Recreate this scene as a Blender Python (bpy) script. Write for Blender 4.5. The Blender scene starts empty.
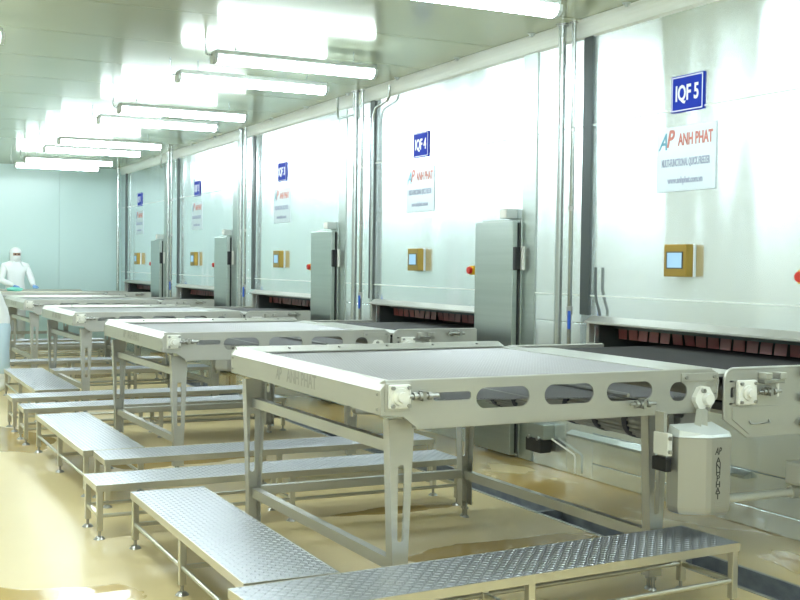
import bpy, bmesh, math, random
from mathutils import Vector, Matrix
random.seed(7)
scene = bpy.context.scene
col = scene.collection
R = math.radians

# ------------------------------------------------------------------ camera
# room axes: +X towards the freezer wall, +Y along it to the back wall, +Z up
F_PX = 1122.86
vp_y = Vector((-158 - 400, 300 - 257.5, -F_PX)).normalized()
vp_x = Vector((2660 - 400, 300 - 294.0, -F_PX)).normalized()
vp_z = vp_x.cross(vp_y).normalized()
cam_data = bpy.data.cameras.new('camera')
cam_data.sensor_width = 36.0
cam_data.lens = F_PX / 800 * 36.0
cam_data.clip_end = 200
cam = bpy.data.objects.new('camera', cam_data)
col.objects.link(cam)
rot = Matrix((vp_x, vp_y, vp_z))          # rows = world axes in camera space -> camera-to-world
cam.matrix_world = Matrix.Translation((0, 0, 1.5)) @ rot.to_4x4()
scene.camera = cam

# ------------------------------------------------------------------ world, exposure
world = bpy.data.worlds.new('world')
scene.world = world
world.use_nodes = True
world.node_tree.nodes['Background'].inputs[0].default_value = (0.8, 0.95, 0.92, 1)
world.node_tree.nodes['Background'].inputs[1].default_value = 0.05
vs = scene.view_settings
vs.view_transform = 'Standard'
vs.look = 'None'
vs.gamma = 1
vs.exposure = 0.30
vs.use_curve_mapping = False
TUBE_EMIT = 25.0

# ------------------------------------------------------------------ materials
def mat(name, base, rough=0.5, metal=0.0, spec=0.5, emit=None, estr=0.0, noise=None, bump=None, coat=0.0):
    """noise=(scale xyz, amount, second colour)  bump=(scale xyz, strength, distance)"""
    m = bpy.data.materials.new(name)
    m.use_nodes = True
    nt = m.node_tree
    b = nt.nodes['Principled BSDF']
    b.inputs['Base Color'].default_value = (*base, 1)
    b.inputs['Roughness'].default_value = rough
    b.inputs['Metallic'].default_value = metal
    b.inputs['Specular IOR Level'].default_value = spec
    b.inputs['Coat Weight'].default_value = coat
    if emit:
        b.inputs['Emission Color'].default_value = (*emit, 1)
        b.inputs['Emission Strength'].default_value = estr
    tc = None
    def coords(sc):
        nonlocal tc
        if tc is None:
            tc = nt.nodes.new('ShaderNodeNewGeometry')
        mp = nt.nodes.new('ShaderNodeMapping')
        mp.inputs['Scale'].default_value = sc
        nt.links.new(tc.outputs['Position'], mp.inputs['Vector'])
        return mp.outputs['Vector']
    if noise:
        sc, amt, c2 = noise
        n = nt.nodes.new('ShaderNodeTexNoise')
        n.inputs['Scale'].default_value = 1
        n.inputs['Detail'].default_value = 4
        nt.links.new(coords(sc), n.inputs['Vector'])
        r = nt.nodes.new('ShaderNodeMapRange')
        r.inputs[1].default_value = 0.35
        r.inputs[2].default_value = 0.65
        r.inputs[3].default_value = 0
        r.inputs[4].default_value = amt
        nt.links.new(n.outputs[0], r.inputs[0])
        mx = nt.nodes.new('ShaderNodeMix')
        mx.data_type = 'RGBA'
        mx.inputs[6].default_value = (*base, 1)
        mx.inputs[7].default_value = (*c2, 1)
        nt.links.new(r.outputs[0], mx.inputs[0])
        nt.links.new(mx.outputs[2], b.inputs['Base Color'])
    if bump:
        sc, st, dist = bump
        n2 = nt.nodes.new('ShaderNodeTexNoise')
        n2.inputs['Scale'].default_value = 1
        n2.inputs['Detail'].default_value = 1.5
        nt.links.new(coords(sc), n2.inputs['Vector'])
        bp = nt.nodes.new('ShaderNodeBump')
        bp.inputs['Strength'].default_value = st
        bp.inputs['Distance'].default_value = dist
        nt.links.new(n2.outputs[0], bp.inputs['Height'])
        nt.links.new(bp.outputs[0], b.inputs['Normal'])
    return m

M = {}
M['steel'] = mat('satin_stainless', (0.55, 0.545, 0.50), 0.42, 0.75, noise=((3, 3, 9), 0.5, (0.48, 0.48, 0.45)))
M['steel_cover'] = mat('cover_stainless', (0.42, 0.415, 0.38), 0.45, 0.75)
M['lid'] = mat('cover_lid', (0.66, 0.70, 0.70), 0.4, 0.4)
M['steel_bench'] = mat('bench_tube_stainless', (0.62, 0.60, 0.52), 0.28, 0.9)
M['tread'] = mat('tread_plate', (0.52, 0.54, 0.59), 0.38, 0.8, noise=((6, 6, 6), 0.4, (0.5, 0.52, 0.57)))
M['steel_door'] = mat('door_stainless', (0.46, 0.51, 0.48), 0.30, 0.9, noise=((.6, .6, 30), 0.4, (0.38, 0.42, 0.40)))
M['steel_dark'] = mat('dark_steel', (0.10, 0.115, 0.115), 0.4, 0.5)  # dark grey steel of strips, lining, rail, bezel and cable
M['wall_steel'] = mat('wall_stainless_sheet', (0.80, 0.86, 0.87), 0.20, 0.82, bump=((1.3, 1.7, 0.16), 1.0, 0.03))
M['pipe'] = mat('polished_pipe', (0.46, 0.49, 0.48), 0.25, 0.95)
M['belt'] = mat('wire_belt', (0.33, 0.33, 0.335), 0.45, 0.75)
M['belt_shaded'] = mat('shaded_belt', (0.02, 0.019, 0.02), 0.5, 0.1)  # shade at the freezer opening put into the infeed belt's colour
M['belt_pale'] = mat('cream_belt', (0.78, 0.74, 0.58), 0.5, 0.0)
M['white'] = mat('white_plastic', (0.80, 0.80, 0.74), 0.4)
M['pvc'] = mat('white_pvc', (0.80, 0.80, 0.72), 0.35)
M['black'] = mat('black_rubber', (0.012, 0.012, 0.014), 0.5)
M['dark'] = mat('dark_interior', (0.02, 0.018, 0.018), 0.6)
M['bolt'] = mat('bolt_steel', (0.42, 0.42, 0.40), 0.3, 0.9)
M['brass'] = mat('bronze_housing', (0.36, 0.235, 0.05), 0.35, 0.8)
M['screen'] = mat('screen_glass', (0.35, 0.55, 0.75), 0.15, 0.0, emit=(0.40, 0.66, 0.95), estr=0.22)
M['blue'] = mat('sign_blue', (0.006, 0.03, 0.42), 0.6, spec=.2)
M['sign_white'] = mat('sign_white', (0.88, 0.90, 0.92), 0.4)
M['poster'] = mat('poster_sheet', (0.60, 0.67, 0.71), 0.35, 0.3)
M['red_print'] = mat('red_print', (0.60, 0.20, 0.16), 0.5)  # red and grey prints lightened, a wash of glare put into their colour
M['grey_print'] = mat('grey_print', (0.36, 0.40, 0.52), 0.5)
M['blue_print'] = mat('blue_print', (0.15, 0.38, 0.50), 0.5)
M['etch'] = mat('etched_lettering', (0.40, 0.39, 0.36), 0.6, 0.4)
M['ink'] = mat('black_lettering', (0.03, 0.03, 0.03), 0.6)
M['yellow'] = mat('estop_yellow', (0.85, 0.48, 0.02), 0.4)
M['red'] = mat('estop_red', (0.60, 0.03, 0.015), 0.35)
M['curtain'] = mat('red_curtain', (0.26, 0.07, 0.07), 0.35)
M['valve_blue'] = mat('valve_blue', (0.02, 0.10, 0.55), 0.4)
M['ring_blue'] = mat('drum_ring', (0.03, 0.035, 0.07), 0.5)
M['backwall'] = mat('teal_panel', (0.55, 0.71, 0.70), 0.28, 0.0, bump=((.6, .6, .6), .3, .01))
M['plain_wall'] = mat('plain_panel', (0.80, 0.85, 0.85), 0.4)
M['cove'] = mat('cove_white', (0.84, 0.88, 0.84), 0.4)
M['ceiling'] = mat('ceiling_panel', (0.49, 0.53, 0.37), 0.17, 0.2, spec=0.7)  # olive cast: the yellow floor's reflection put into the panel colour
M['seam'] = mat('seam_backing', (0.16, 0.18, 0.16), 0.6)  # dark backing behind the panel joints
M['drain'] = mat('drain_steel', (0.36, 0.38, 0.40), 0.45, 0.5, noise=((9, 9, 20), 0.7, (0.20, 0.22, 0.26)))
M['housing'] = mat('lamp_housing', (0.55, 0.60, 0.58), 0.4)
M['tube'] = mat('lamp_diffuser', (0.9, 0.95, 0.95), 0.4, emit=(0.82, 0.95, 1.0), estr=TUBE_EMIT)
M['coat'] = mat('white_coverall', (0.82, 0.85, 0.86), 0.8)
M['trouser'] = mat('pale_blue_trousers', (0.55, 0.70, 0.80), 0.8)
M['skin'] = mat('skin', (0.45, 0.25, 0.17), 0.5)
M['glove'] = mat('blue_glove', (0.16, 0.34, 0.66), 0.5)
M['boot'] = mat('white_boot', (0.80, 0.82, 0.80), 0.4)
M['teal'] = mat('teal_plastic', (0.20, 0.62, 0.52), 0.4)

PUDDLES = [(3.05, 5.02, .85, .26), (2.85, 6.12, .6, .14), (.70, 5.05, .50, .38), (2.3, 8.4, .6, .4), (1.3, 9.6, .4, .8), (.6, 8.5, .3, .9), (2.9, 12, .6, .5), (2.7, 15, .8, .5)]
def brush_horizontal(m, amount):
    # horizontally brushed sheet: highlights stretch upright
    nt = m.node_tree
    b = nt.nodes['Principled BSDF']
    t = nt.nodes.new('ShaderNodeTangent')
    t.direction_type = 'RADIAL'
    t.axis = 'Z'
    b.inputs['Anisotropic'].default_value = amount
    b.inputs['Anisotropic Rotation'].default_value = 0.25
    nt.links.new(t.outputs[0], b.inputs['Tangent'])
brush_horizontal(M['wall_steel'], 0.85)
def floor_material():
    m = bpy.data.materials.new('epoxy_floor')
    m.use_nodes = True
    nt = m.node_tree
    L = nt.links.new
    b = nt.nodes['Principled BSDF']
    g = nt.nodes.new('ShaderNodeNewGeometry')
    mp = nt.nodes.new('ShaderNodeMapping')
    mp.inputs['Scale'].default_value = (0.75, 0.42, 1)
    L(g.outputs['Position'], mp.inputs['Vector'])
    n = nt.nodes.new('ShaderNodeTexNoise')
    n.inputs['Scale'].default_value = 1.25
    n.inputs['Detail'].default_value = 5
    n.inputs['Roughness'].default_value = 0.45
    L(mp.outputs[0], n.inputs['Vector'])
    # puddles with ragged, noise-driven rims; strip behind the drain: dark reflection put into colour
    sep = nt.nodes.new('ShaderNodeSeparateXYZ')
    L(g.outputs['Position'], sep.inputs[0])
    def math_(op, a, b_=None):
        q = nt.nodes.new('ShaderNodeMath'); q.operation = op
        for i_, v_ in enumerate((a, b_)):
            if v_ is None: continue
            if isinstance(v_, (int, float)): q.inputs[i_].default_value = v_
            else: L(v_, q.inputs[i_])
        return q.outputs[0]
    acc = math_('MULTIPLY', math_('SUBTRACT', sep.outputs[0], 4.02), 1.6)
    acc = math_('MINIMUM', acc, 0.42)
    for cx, cy, rx, ry_ in PUDDLES:
        dx_ = math_('DIVIDE', math_('SUBTRACT', sep.outputs[0], cx), rx)
        dy_ = math_('DIVIDE', math_('SUBTRACT', sep.outputs[1], cy), ry_)
        d_ = math_('SQRT', math_('ADD', math_('MULTIPLY', dx_, dx_), math_('MULTIPLY', dy_, dy_)))
        acc = math_('MAXIMUM', acc, math_('SUBTRACT', 1.0, d_))
    wet_and_reflection = math_('ADD', math_('MULTIPLY', acc, 0.5), math_('MULTIPLY', math_('SUBTRACT', n.outputs[0], 0.5), 1.6))
    r = nt.nodes.new('ShaderNodeMapRange')
    r.inputs[1].default_value = 0.06
    r.inputs[2].default_value = 0.09
    L(wet_and_reflection, r.inputs[0])
    n3 = nt.nodes.new('ShaderNodeTexNoise')
    n3.inputs['Scale'].default_value = 1.1
    n3.inputs['Detail'].default_value = 5
    L(g.outputs['Position'], n3.inputs['Vector'])
    mx0 = nt.nodes.new('ShaderNodeMix'); mx0.data_type = 'RGBA'
    mx0.inputs[6].default_value = (0.80, 0.66, 0.37, 1)
    mx0.inputs[7].default_value = (0.70, 0.55, 0.27, 1)
    L(n3.outputs[0], mx0.inputs[0])
    mx = nt.nodes.new('ShaderNodeMix'); mx.data_type = 'RGBA'
    L(r.outputs[0], mx.inputs[0])
    L(mx0.outputs[2], mx.inputs[6])
    mx.inputs[7].default_value = (0.58, 0.40, 0.14, 1)      # deeper colour: puddle film, and the dark reflection on the wall strip
    L(mx.outputs[2], b.inputs['Base Color'])
    mr = nt.nodes.new('ShaderNodeMapRange')
    mr.inputs[3].default_value = 0.34
    mr.inputs[4].default_value = 0.09
    L(r.outputs[0], mr.inputs[0])
    L(mr.outputs[0], b.inputs['Roughness'])
    n2 = nt.nodes.new('ShaderNodeTexNoise')
    n2.inputs['Scale'].default_value = 5
    L(g.outputs['Position'], n2.inputs['Vector'])
    bp = nt.nodes.new('ShaderNodeBump')
    bp.inputs['Strength'].default_value = 0.12
    bp.inputs['Distance'].default_value = 0.01
    L(n2.outputs[0], bp.inputs['Height'])
    L(bp.outputs[0], b.inputs['Normal'])
    return m
M['floor'] = floor_material()

# ------------------------------------------------------------------ mesh helpers
class MB:
    """collects shapes, builds ONE mesh object"""
    def __init__(s): s.v = []; s.f = []; s.sm = []
    def add(s, vs_, fs, smooth=False):
        o = len(s.v)
        s.v += [tuple(p) for p in vs_]
        s.f += [tuple(i + o for i in f) for f in fs]
        s.sm += [smooth] * len(fs)
        return s
    def box(s, x0, x1, y0, y1, z0, z1):
        return s.add([(x0,y0,z0),(x1,y0,z0),(x1,y1,z0),(x0,y1,z0),(x0,y0,z1),(x1,y0,z1),(x1,y1,z1),(x0,y1,z1)],
                     [(0,3,2,1),(4,5,6,7),(0,1,5,4),(1,2,6,5),(2,3,7,6),(3,0,4,7)])
    def bbox(s, x0, x1, y0, y1, z0, z1, b=0.004):
        """box with bevelled edges"""
        bm = bmesh.new()
        bmesh.ops.create_cube(bm, size=1)
        for v in bm.verts:
            v.co = Vector(((x0+x1)/2 + v.co.x*(x1-x0), (y0+y1)/2 + v.co.y*(y1-y0), (z0+z1)/2 + v.co.z*(z1-z0)))
        bmesh.ops.bevel(bm, geom=bm.edges[:], offset=b, segments=2, affect='EDGES', profile=0.5)
        bm.verts.index_update()
        s.add([v.co[:] for v in bm.verts], [[v.index for v in f.verts] for f in bm.faces])
        bm.free()
        return s
    def bar(s, a, b, w, h, up=(0, 0, 1)):
        """rectangular bar a->b, width w sideways, height h along up"""
        a = Vector(a); b = Vector(b); d = (b - a).normalized()
        u = Vector(up); sd = d.cross(u)
        if sd.length < 1e-4: sd = d.cross(Vector((1, 0, 0)))
        sd.normalize(); u = sd.cross(d).normalized()
        P = []
        for c in (a, b):
            for i, j in ((-1,-1),(1,-1),(1,1),(-1,1)):
                P.append(c + sd * (i * w / 2) + u * (j * h / 2))
        return s.add(P, [(3,2,1,0),(4,5,6,7),(0,1,5,4),(1,2,6,5),(2,3,7,6),(3,0,4,7)])
    def cyl(s, a, b, r, n=12, r2=None, caps=True):
        a = Vector(a); b = Vector(b); d = (b - a).normalized()
        t = Vector((0, 0, 1)) if abs(d.z) < 0.9 else Vector((1, 0, 0))
        u = d.cross(t).normalized(); w = d.cross(u)
        r2 = r if r2 is None else r2
        P = []
        for c, q in ((a, r), (b, r2)):
            for i in range(n):
                an = 2 * math.pi * i / n
                P.append(c + u * (math.cos(an) * q) + w * (math.sin(an) * q))
        s.add(P, [(i, i + n, (i + 1) % n + n, (i + 1) % n) for i in range(n)], True)
        if caps: s.add(P, [tuple(range(n)), tuple(range(2 * n - 1, n - 1, -1))])
        return s
    def tube(s, pts, r, n=10):
        """round tube along a polyline with mitred rings"""
        pts = [Vector(p) for p in pts]
        rings = []
        prev = None
        for i, p in enumerate(pts):
            d = ((pts[min(i+1, len(pts)-1)] - p).normalized() + (p - pts[max(i-1, 0)]).normalized())
            d.normalize()
            t = prev if prev is not None else (Vector((0,0,1)) if abs(d.z) < 0.9 else Vector((1,0,0)))
            u = (t - d * t.dot(d)).normalized()
            prev = u
            w = d.cross(u)
            rings.append([p + u*(math.cos(2*math.pi*k/n)*r) + w*(math.sin(2*math.pi*k/n)*r) for k in range(n)])
        P = [q for rg in rings for q in rg]
        fs = []
        for i in range(len(pts)-1):
            for k in range(n):
                fs.append((i*n+k, i*n+(k+1)%n, (i+1)*n+(k+1)%n, (i+1)*n+k))
        s.add(P, fs, True)
        s.add(rings[0], [tuple(range(n-1, -1, -1))]); s.add(rings[-1], [tuple(range(n))])
        return s
    def prism(s, pts, axis, a, b):
        """pts: 2-D outline; axis 'y': (x,z) extruded in y; 'x': (y,z) in x; 'z': (x,y) in z"""
        def P(p, t):
            return (p[0], t, p[1]) if axis == 'y' else ((t, p[0], p[1]) if axis == 'x' else (p[0], p[1], t))
        n = len(pts)
        return s.add([P(p, a) for p in pts] + [P(p, b) for p in pts],
                     [tuple(range(n)), tuple(range(2*n-1, n-1, -1))] + [(i, i+n, (i+1)%n+n, (i+1)%n) for i in range(n)])
    def mesh(s, name):
        me = bpy.data.meshes.new(name)
        me.from_pydata(s.v, [], s.f)
        me.update()
        for p, q in zip(me.polygons, s.sm): p.use_smooth = q
        bm = bmesh.new(); bm.from_mesh(me)
        bmesh.ops.recalc_face_normals(bm, faces=bm.faces[:])
        bm.to_mesh(me); bm.free()
        return me
    def build(s, name, m, parent=None):
        return obj(name, s.mesh(name), m, parent)

def obj(name, me, m, parent=None):
    o = bpy.data.objects.new(name, me)
    col.objects.link(o)
    if m is not None and not me.materials:
        me.materials.append(M[m] if isinstance(m, str) else m)
    if parent is not None: o.parent = parent
    return o

def empty(name, loc=(0, 0, 0), rz=0.0):
    o = bpy.data.objects.new(name, None)
    col.objects.link(o)
    o.location = loc
    o.rotation_euler = (0, 0, rz)
    o.empty_display_size = 0.1
    return o

def tag(o, label, cat, group=None):
    o['label'] = label
    o['category'] = cat
    if group: o['group'] = group
    return o

def struct(o):
    o['kind'] = 'structure'
    return o

def copy_tree(o, parent=None):
    c = o.copy()
    col.objects.link(c)
    c.parent = parent
    for ch in o.children: copy_tree(ch, c)
    return c

def to_mesh(curve):
    o = bpy.data.objects.new('tmp', curve)
    col.objects.link(o)
    dg = bpy.context.evaluated_depsgraph_get()
    dg.update()
    me = bpy.data.meshes.new_from_object(o.evaluated_get(dg))
    bpy.data.objects.remove(o)
    me.materials.clear()
    return me

def text_mesh(body, size, depth=0.002, bold=0.0, width=1.0, align='CENTER', shear=0.0):
    c = bpy.data.curves.new('text', 'FONT')
    c.body = body
    c.size = size
    c.extrude = depth
    c.offset = bold
    c.shear = shear
    c.align_x = align
    c.align_y = 'CENTER'
    c.resolution_u = 3
    me = to_mesh(c)
    if width != 1.0: me.transform(Matrix.Diagonal((width, 1, 1, 1)))
    return me

FACE_ROOM = Matrix(((0, 0, -1, 0), (-1, 0, 0, 0), (0, 1, 0, 0), (0, 0, 0, 1)))   # text read from -X
FACE_CAM = Matrix(((1, 0, 0, 0), (0, 0, -1, 0), (0, 1, 0, 0), (0, 0, 0, 1)))     # text read from -Y

def place_text(name, me, face, pos, m, parent):
    me.transform(Matrix.Translation(pos) @ face)
    return obj(name, me, m, parent)

def plate_y(outlines, y, t):
    """flat plate in the XZ plane (outer outline first, then holes), thickness t centred on y"""
    c = bpy.data.curves.new('plate', 'CURVE')
    c.dimensions = '2D'
    c.fill_mode = 'BOTH'
    c.extrude = t / 2
    for pts in outlines:
        sp = c.splines.new('POLY')
        sp.points.add(len(pts) - 1)
        for q, p in zip(sp.points, pts): q.co = (p[0], p[1], 0, 1)
        sp.use_cyclic_u = True
    me = to_mesh(c)
    me.transform(Matrix.Translation((0, y, 0)) @ Matrix(((1,0,0,0),(0,0,-1,0),(0,1,0,0),(0,0,0,1))))
    return me

def slot(x0, x1, z0, z1, r=None, n=6):
    """stadium / rounded rectangle outline"""
    r = min(x1-x0, z1-z0) / 2 * 0.999 if r is None else r
    P = []
    for cx, cz, a0 in ((x1-r, z1-r, 0), (x0+r, z1-r, 90), (x0+r, z0+r, 180), (x1-r, z0+r, 270)):
        for i in range(n + 1):
            a = R(a0 + 90 * i / n)
            P.append((cx + r * math.cos(a), cz + r * math.sin(a)))
    return P

def grp(ps):  # arc helper
    return ps

# ------------------------------------------------------------------ the room
W = 4.73            # face of the freezer wall
P = 3.6             # bay pitch
YB = 21.35          # back wall
H = 3.23            # ceiling
XL, YF = -4.2, -3.4 # unseen side and rear wall
B0 = 6.75           # far end of the bay numbered five
WORD = ['five', 'four', 'three', 'two', 'one']

# floor with a recessed drain channel
DX0, DX1 = 3.79, 4.05
fl = MB()
fl.box(XL, DX0, YF, YB, -0.2, 0); fl.box(DX1, W + 0.8, YF, YB, -0.2, 0)
floor = struct(fl.build('floor', 'floor'))
MB().box(DX0, DX1, YF, YB, -0.2, -0.09).build('drain_bottom', 'drain', floor)
for a, b in ((DX0, DX0 + .012), (DX1 - .012, DX1)):
    MB().box(a, b, YF, YB, -0.09, 0.004).build('drain_side', 'drain', floor)
MB().box(DX1, DX1 + .015, YF, YB, 0, 0.004).build('drain_rim', 'steel', floor)
MB().box(DX0 - .015, DX0, YF, YB, 0, 0.004).build('drain_rim', 'steel', floor)
y = 2.2
while y < 20:
    MB().box(DX0 + .012, DX1 - .012, y, y + .02, -0.08, -0.02).build('drain_crossbar', 'drain', floor)
    y += 1.2

# back, side and rear walls
bw = struct(MB().box(XL, W + .8, YB + .03, YB + .2, 0, H).build('wall_back', 'seam'))
x = W
while x > XL:
    MB().box(max(x - 1.144, XL), x - .002, YB, YB + .04, 0, H - .002).build('panel', 'backwall', bw)
    x -= 1.146
struct(MB().box(XL - .2, XL, YF, YB + .2, 0, H).build('wall_side', 'plain_wall'))
struct(MB().box(XL, W + .8, YF - .2, YF, 0, H).build('wall_rear', 'plain_wall'))

# ceiling of wide panels across the room, with recessed joints
ce = struct(MB().box(XL, W + .8, YF, YB + .2, H + .02, H + .15).build('ceiling', 'seam'))
yj = 7.68 - 10 * 1.145
pm = None
while yj < YB:
    a, b = max(yj, YF), min(yj + 1.133, YB)
    MB().box(XL, W, a, b, H, H + .03).build('panel', 'ceiling', ce)
    yj += 1.145

# freezer wall: stainless sheets bay by bay round the belt openings
OY0, OY1, OZ0, OZ1 = 4.40, 6.44, 0.66, 1.10
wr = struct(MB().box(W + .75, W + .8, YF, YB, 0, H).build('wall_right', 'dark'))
def panel(y0, y1, z0, z1):
    g = 0.0006
    MB().bbox(W, W + .04, y0 + g, y1 - g, z0 + g, z1 - g, 0.005).build('panel', 'wall_steel', wr)
for k in range(-2, 5):
    o = P * k
    y0, y1 = B0 - P + o, B0 + o
    y0 = max(y0, YF)
    if k == 4: y1 = YB
    panel(y0, y1, 2.5, H - .0)
    panel(y0, y1, 1.3, 2.5)
    panel(y0, y1, OZ1, 1.3)
    panel(OY1 + o, y1, 0, OZ1)
    if OY0 + o > y0: panel(y0, OY0 + o, 0, OZ1)
    oy0 = max(OY0 + o, YF)
    panel(oy0, OY1 + o, 0.33, OZ0)
    panel(oy0, OY1 + o, 0.12, 0.33)
    MB().prism([(W - .05, .285), (W - .05, .30), (W, .325), (W, .285)], 'y', oy0 + .5, OY1 + o + .25).build('ledge', 'steel_door', wr)
    panel(oy0, OY1 + o, 0, 0.12)
    for zb in (1.3, 2.5):
        MB().box(W - .0025, W + .004, y0, y1, zb - .004, zb + .004).build('sealant_bead', 'cove', wr)
    # lining of the opening
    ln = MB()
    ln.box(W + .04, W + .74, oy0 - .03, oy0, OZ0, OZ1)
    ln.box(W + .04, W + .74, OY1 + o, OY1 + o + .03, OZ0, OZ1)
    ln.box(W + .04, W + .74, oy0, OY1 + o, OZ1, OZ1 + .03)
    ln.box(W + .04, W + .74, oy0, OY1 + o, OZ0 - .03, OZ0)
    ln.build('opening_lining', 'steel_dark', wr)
    # hood lip above the opening, side frame, sill
    MB().prism([(W - .07, OZ1 + .01), (W - .07, OZ1 + .022), (W - .0, OZ1 + .06), (W - .0, OZ1 - .0)], 'y', oy0, OY1 + o + .03).build('hood_lip', 'steel', wr)
    MB().bbox(W - .05, W, OY1 + o, OY1 + o + .03, OZ0, OZ1 + .03, .004).build('opening_frame', 'steel', wr)
    MB().prism([(W - .06, OZ0 - .02), (W - .06, OZ0), (W, OZ0 + .035), (W, OZ0 - .02)], 'y', oy0, OY1 + o).build('sill', 'steel', wr)
    # dark strip stands in for the pipe's reflection; steel cover strip by the door
    MB().bbox(W - .012, W, 6.50 + o, 6.61 + o, OZ1 + .062, H - .1, .003).build('pipe_reflection_strip', 'steel_dark', wr)
    if y0 <= 3.63 + o: MB().bbox(W - .010, W, 3.60 + o, 3.79 + o, 0.01, H - .1, .003).build('door_post_strip', 'steel_door', wr)

# white cove between wall and ceiling
cv = [(W, H), (W, H - .10)]
for i in range(7):
    a = R(90 * i / 6)
    cv.append((W - .10 + .10 * math.cos(a) - .0, H - .10 + .10 * math.sin(a)))
cv = [(W + .0, H), (W, H - .115)] + [(W - .02 - .09 * (1 - math.cos(R(15 * i))), H - .10 + .098 * math.sin(R(15 * i))) for i in range(7)]
struct(MB().prism(cv, 'y', YF, YB).build('trim_1', 'cove'))

# ceiling cap screws next to the cove
for i in range(13):
    yy = 4.85 + 1.13 * i
    s_ = MB().cyl((4.60, yy, H), (4.60, yy, H - .012), .030, 12, .022).cyl((4.60, yy, H - .012), (4.60, yy, H - .024), .012, 8)
    tag(s_.build('ceiling_cap_screw', 'housing'), 'small round cap screw on the ceiling along the cove', 'screw', 'cap screws along the ceiling edge')

# ------------------------------------------------------------------ strip lights
def make_light():
    t = empty('strip_light')
    L2 = 0.68
    MB().bbox(-L2, L2, -.072, .072, .045, .085, .012).build('housing', 'housing', t)
    d = MB()
    pr = [(-.068, .046), (-.066, .010), (-.042, -.012), (0, -.020), (.042, -.012), (.066, .010), (.068, .046)]
    d.prism(pr, 'x', -L2 + .02, L2 - .02)
    d.build('diffuser', 'tube', t)
    for s in (-1, 1):
        MB().prism([(-.072, .048), (-.070, .008), (-.044, -.016), (0, -.024), (.044, -.016), (.070, .008), (.072, .048)], 'x', s*(L2-.02), s*(L2+.008)).build('end_cap', 'housing', t)
        MB().cyl((s*.5, 0, .085), (s*.5, 0, .185), .006, 8).build('hanger_rod', 'pipe', t)
    MB().tube([(-L2-.008, 0, .05), (-L2-.05, 0, .05), (-L2-.06, 0, .06), (-L2-.06, 0, .185)], .008, 8).build('conduit', 'pipe', t)
    return t
lt = make_light()
LY = [-1.9, -.9, 1.5, 2.5, 4.75, 5.8, 8.43, 9.46, 11.72, 12.76, 15.3, 16.5, 18.4, 19.5]
first = True
for ix, x in enumerate((3.24, 0.34, -2.56)):  # rear and open-floor lamps: nearly all unseen, added to light the room
    for i, y in enumerate(LY):
        if ix == 2 and i % 2: continue
        c = lt if first else copy_tree(lt)
        first = False
        c.location = (x, y, 3.045)
        if ix == 0 and i >= 4:
            lab = 'fluorescent strip light of bay %s, of its pair the one %s the back wall' % (WORD[(i - 4) // 2], 'towards' if i % 2 else 'away from')
            g = 'strip lights beside the freezer wall'
        elif ix == 0:
            lab = 'unseen fluorescent strip light added beside the freezer wall between bay five and the rear wall'
            g = 'added strip lights towards the rear wall'
        else:
            lab = 'glowing fluorescent strip light added, mostly unseen, over the open floor away from the freezer wall'
            g = 'strip lights over the open floor'
        tag(c, lab, 'light', g)

# ------------------------------------------------------------------ wall-mounted things
FONT_W = 0.85
def number_sign(k):
    o = P * k
    t = empty('number_sign', (W, 5.51 + o, 2.595))
    MB().bbox(-.012, 0, -.15, .15, -.115, .115, .003).build('plate', 'blue', t)
    fr = MB()
    for a, b, c, d in ((-.142, .142, .101, .107), (-.142, .142, -.107, -.101), (-.142, -.136, -.107, .107), (.136, .142, -.107, .107)):
        fr.box(-.0135, -.011, a, b, c, d)
    fr.build('border', 'sign_white', t)
    place_text('lettering', text_mesh('IQF %d' % (5 - k), .135, .0012, .003, .70), FACE_ROOM, (-.0135, 0, -.002), 'sign_white', t)
    tag(t, 'blue metal sign with white letters on freezer bay number %s' % WORD[k], 'sign', 'bay number signs')

def brand_sign(k):
    o = P * k
    t = empty('brand_sign', (W, 5.52 + o, 2.19))
    MB().bbox(-.008, 0, -.275, .275, -.205, .205, .002).build('plate', 'poster', t)
    place_text('logo_mark', text_mesh('A', .15, .001, .002, .8, shear=.4), FACE_ROOM, (-.0085, .215, .11), 'blue_print', t)
    place_text('logo_mark', text_mesh('P', .15, .001, .004, .8, shear=.3), FACE_ROOM, (-.0085, .15, .125), 'red_print', t)
    place_text('heading', text_mesh('ANH PHAT', .105, .001, .003, .60), FACE_ROOM, (-.0085, -.09, .115), 'red_print', t)
    place_text('text_line', text_mesh('MULTI-FUNCTIONAL QUICK FREEZER', .066, .001, .002, .40), FACE_ROOM, (-.0085, .0, -.025), 'grey_print', t)
    place_text('text_line', text_mesh('www.anhphat.com.vn', .055, .001, .002, .68), FACE_ROOM, (-.0085, .0, -.135), 'grey_print', t)
    tag(t, 'pale company sign with red heading on freezer bay number %s' % WORD[k], 'sign', 'company signs on the freezer bays')

def control_box(k):
    o = P * k
    t = empty('control_box', (W, 5.525 + o, 1.447))
    MB().bbox(-.012, 0, -.103, .105, 0, .203, .004).build('seal', 'sign_white', t)
    f = MB().bbox(-.070, -.012, -.105, .105, 0, .203, .004).build('front_housing', 'brass', t)
    fr = MB()
    for a, b, c, d in ((-.075, .078, .150, .157), (-.075, .078, .050, .057), (-.075, -.068, .05, .157), (.071, .078, .05, .157)):
        fr.box(-.074, -.069, a, b, c, d)
    fr.build('screen_bezel', 'steel_dark', f)
    MB().box(-.0715, -.069, -.069, .072, .056, .151).build('screen', 'screen', f)
    tag(t, 'bronze control box with pale blue screen on freezer bay number %s' % WORD[k], 'control box', 'control boxes on the freezer bays')

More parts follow.
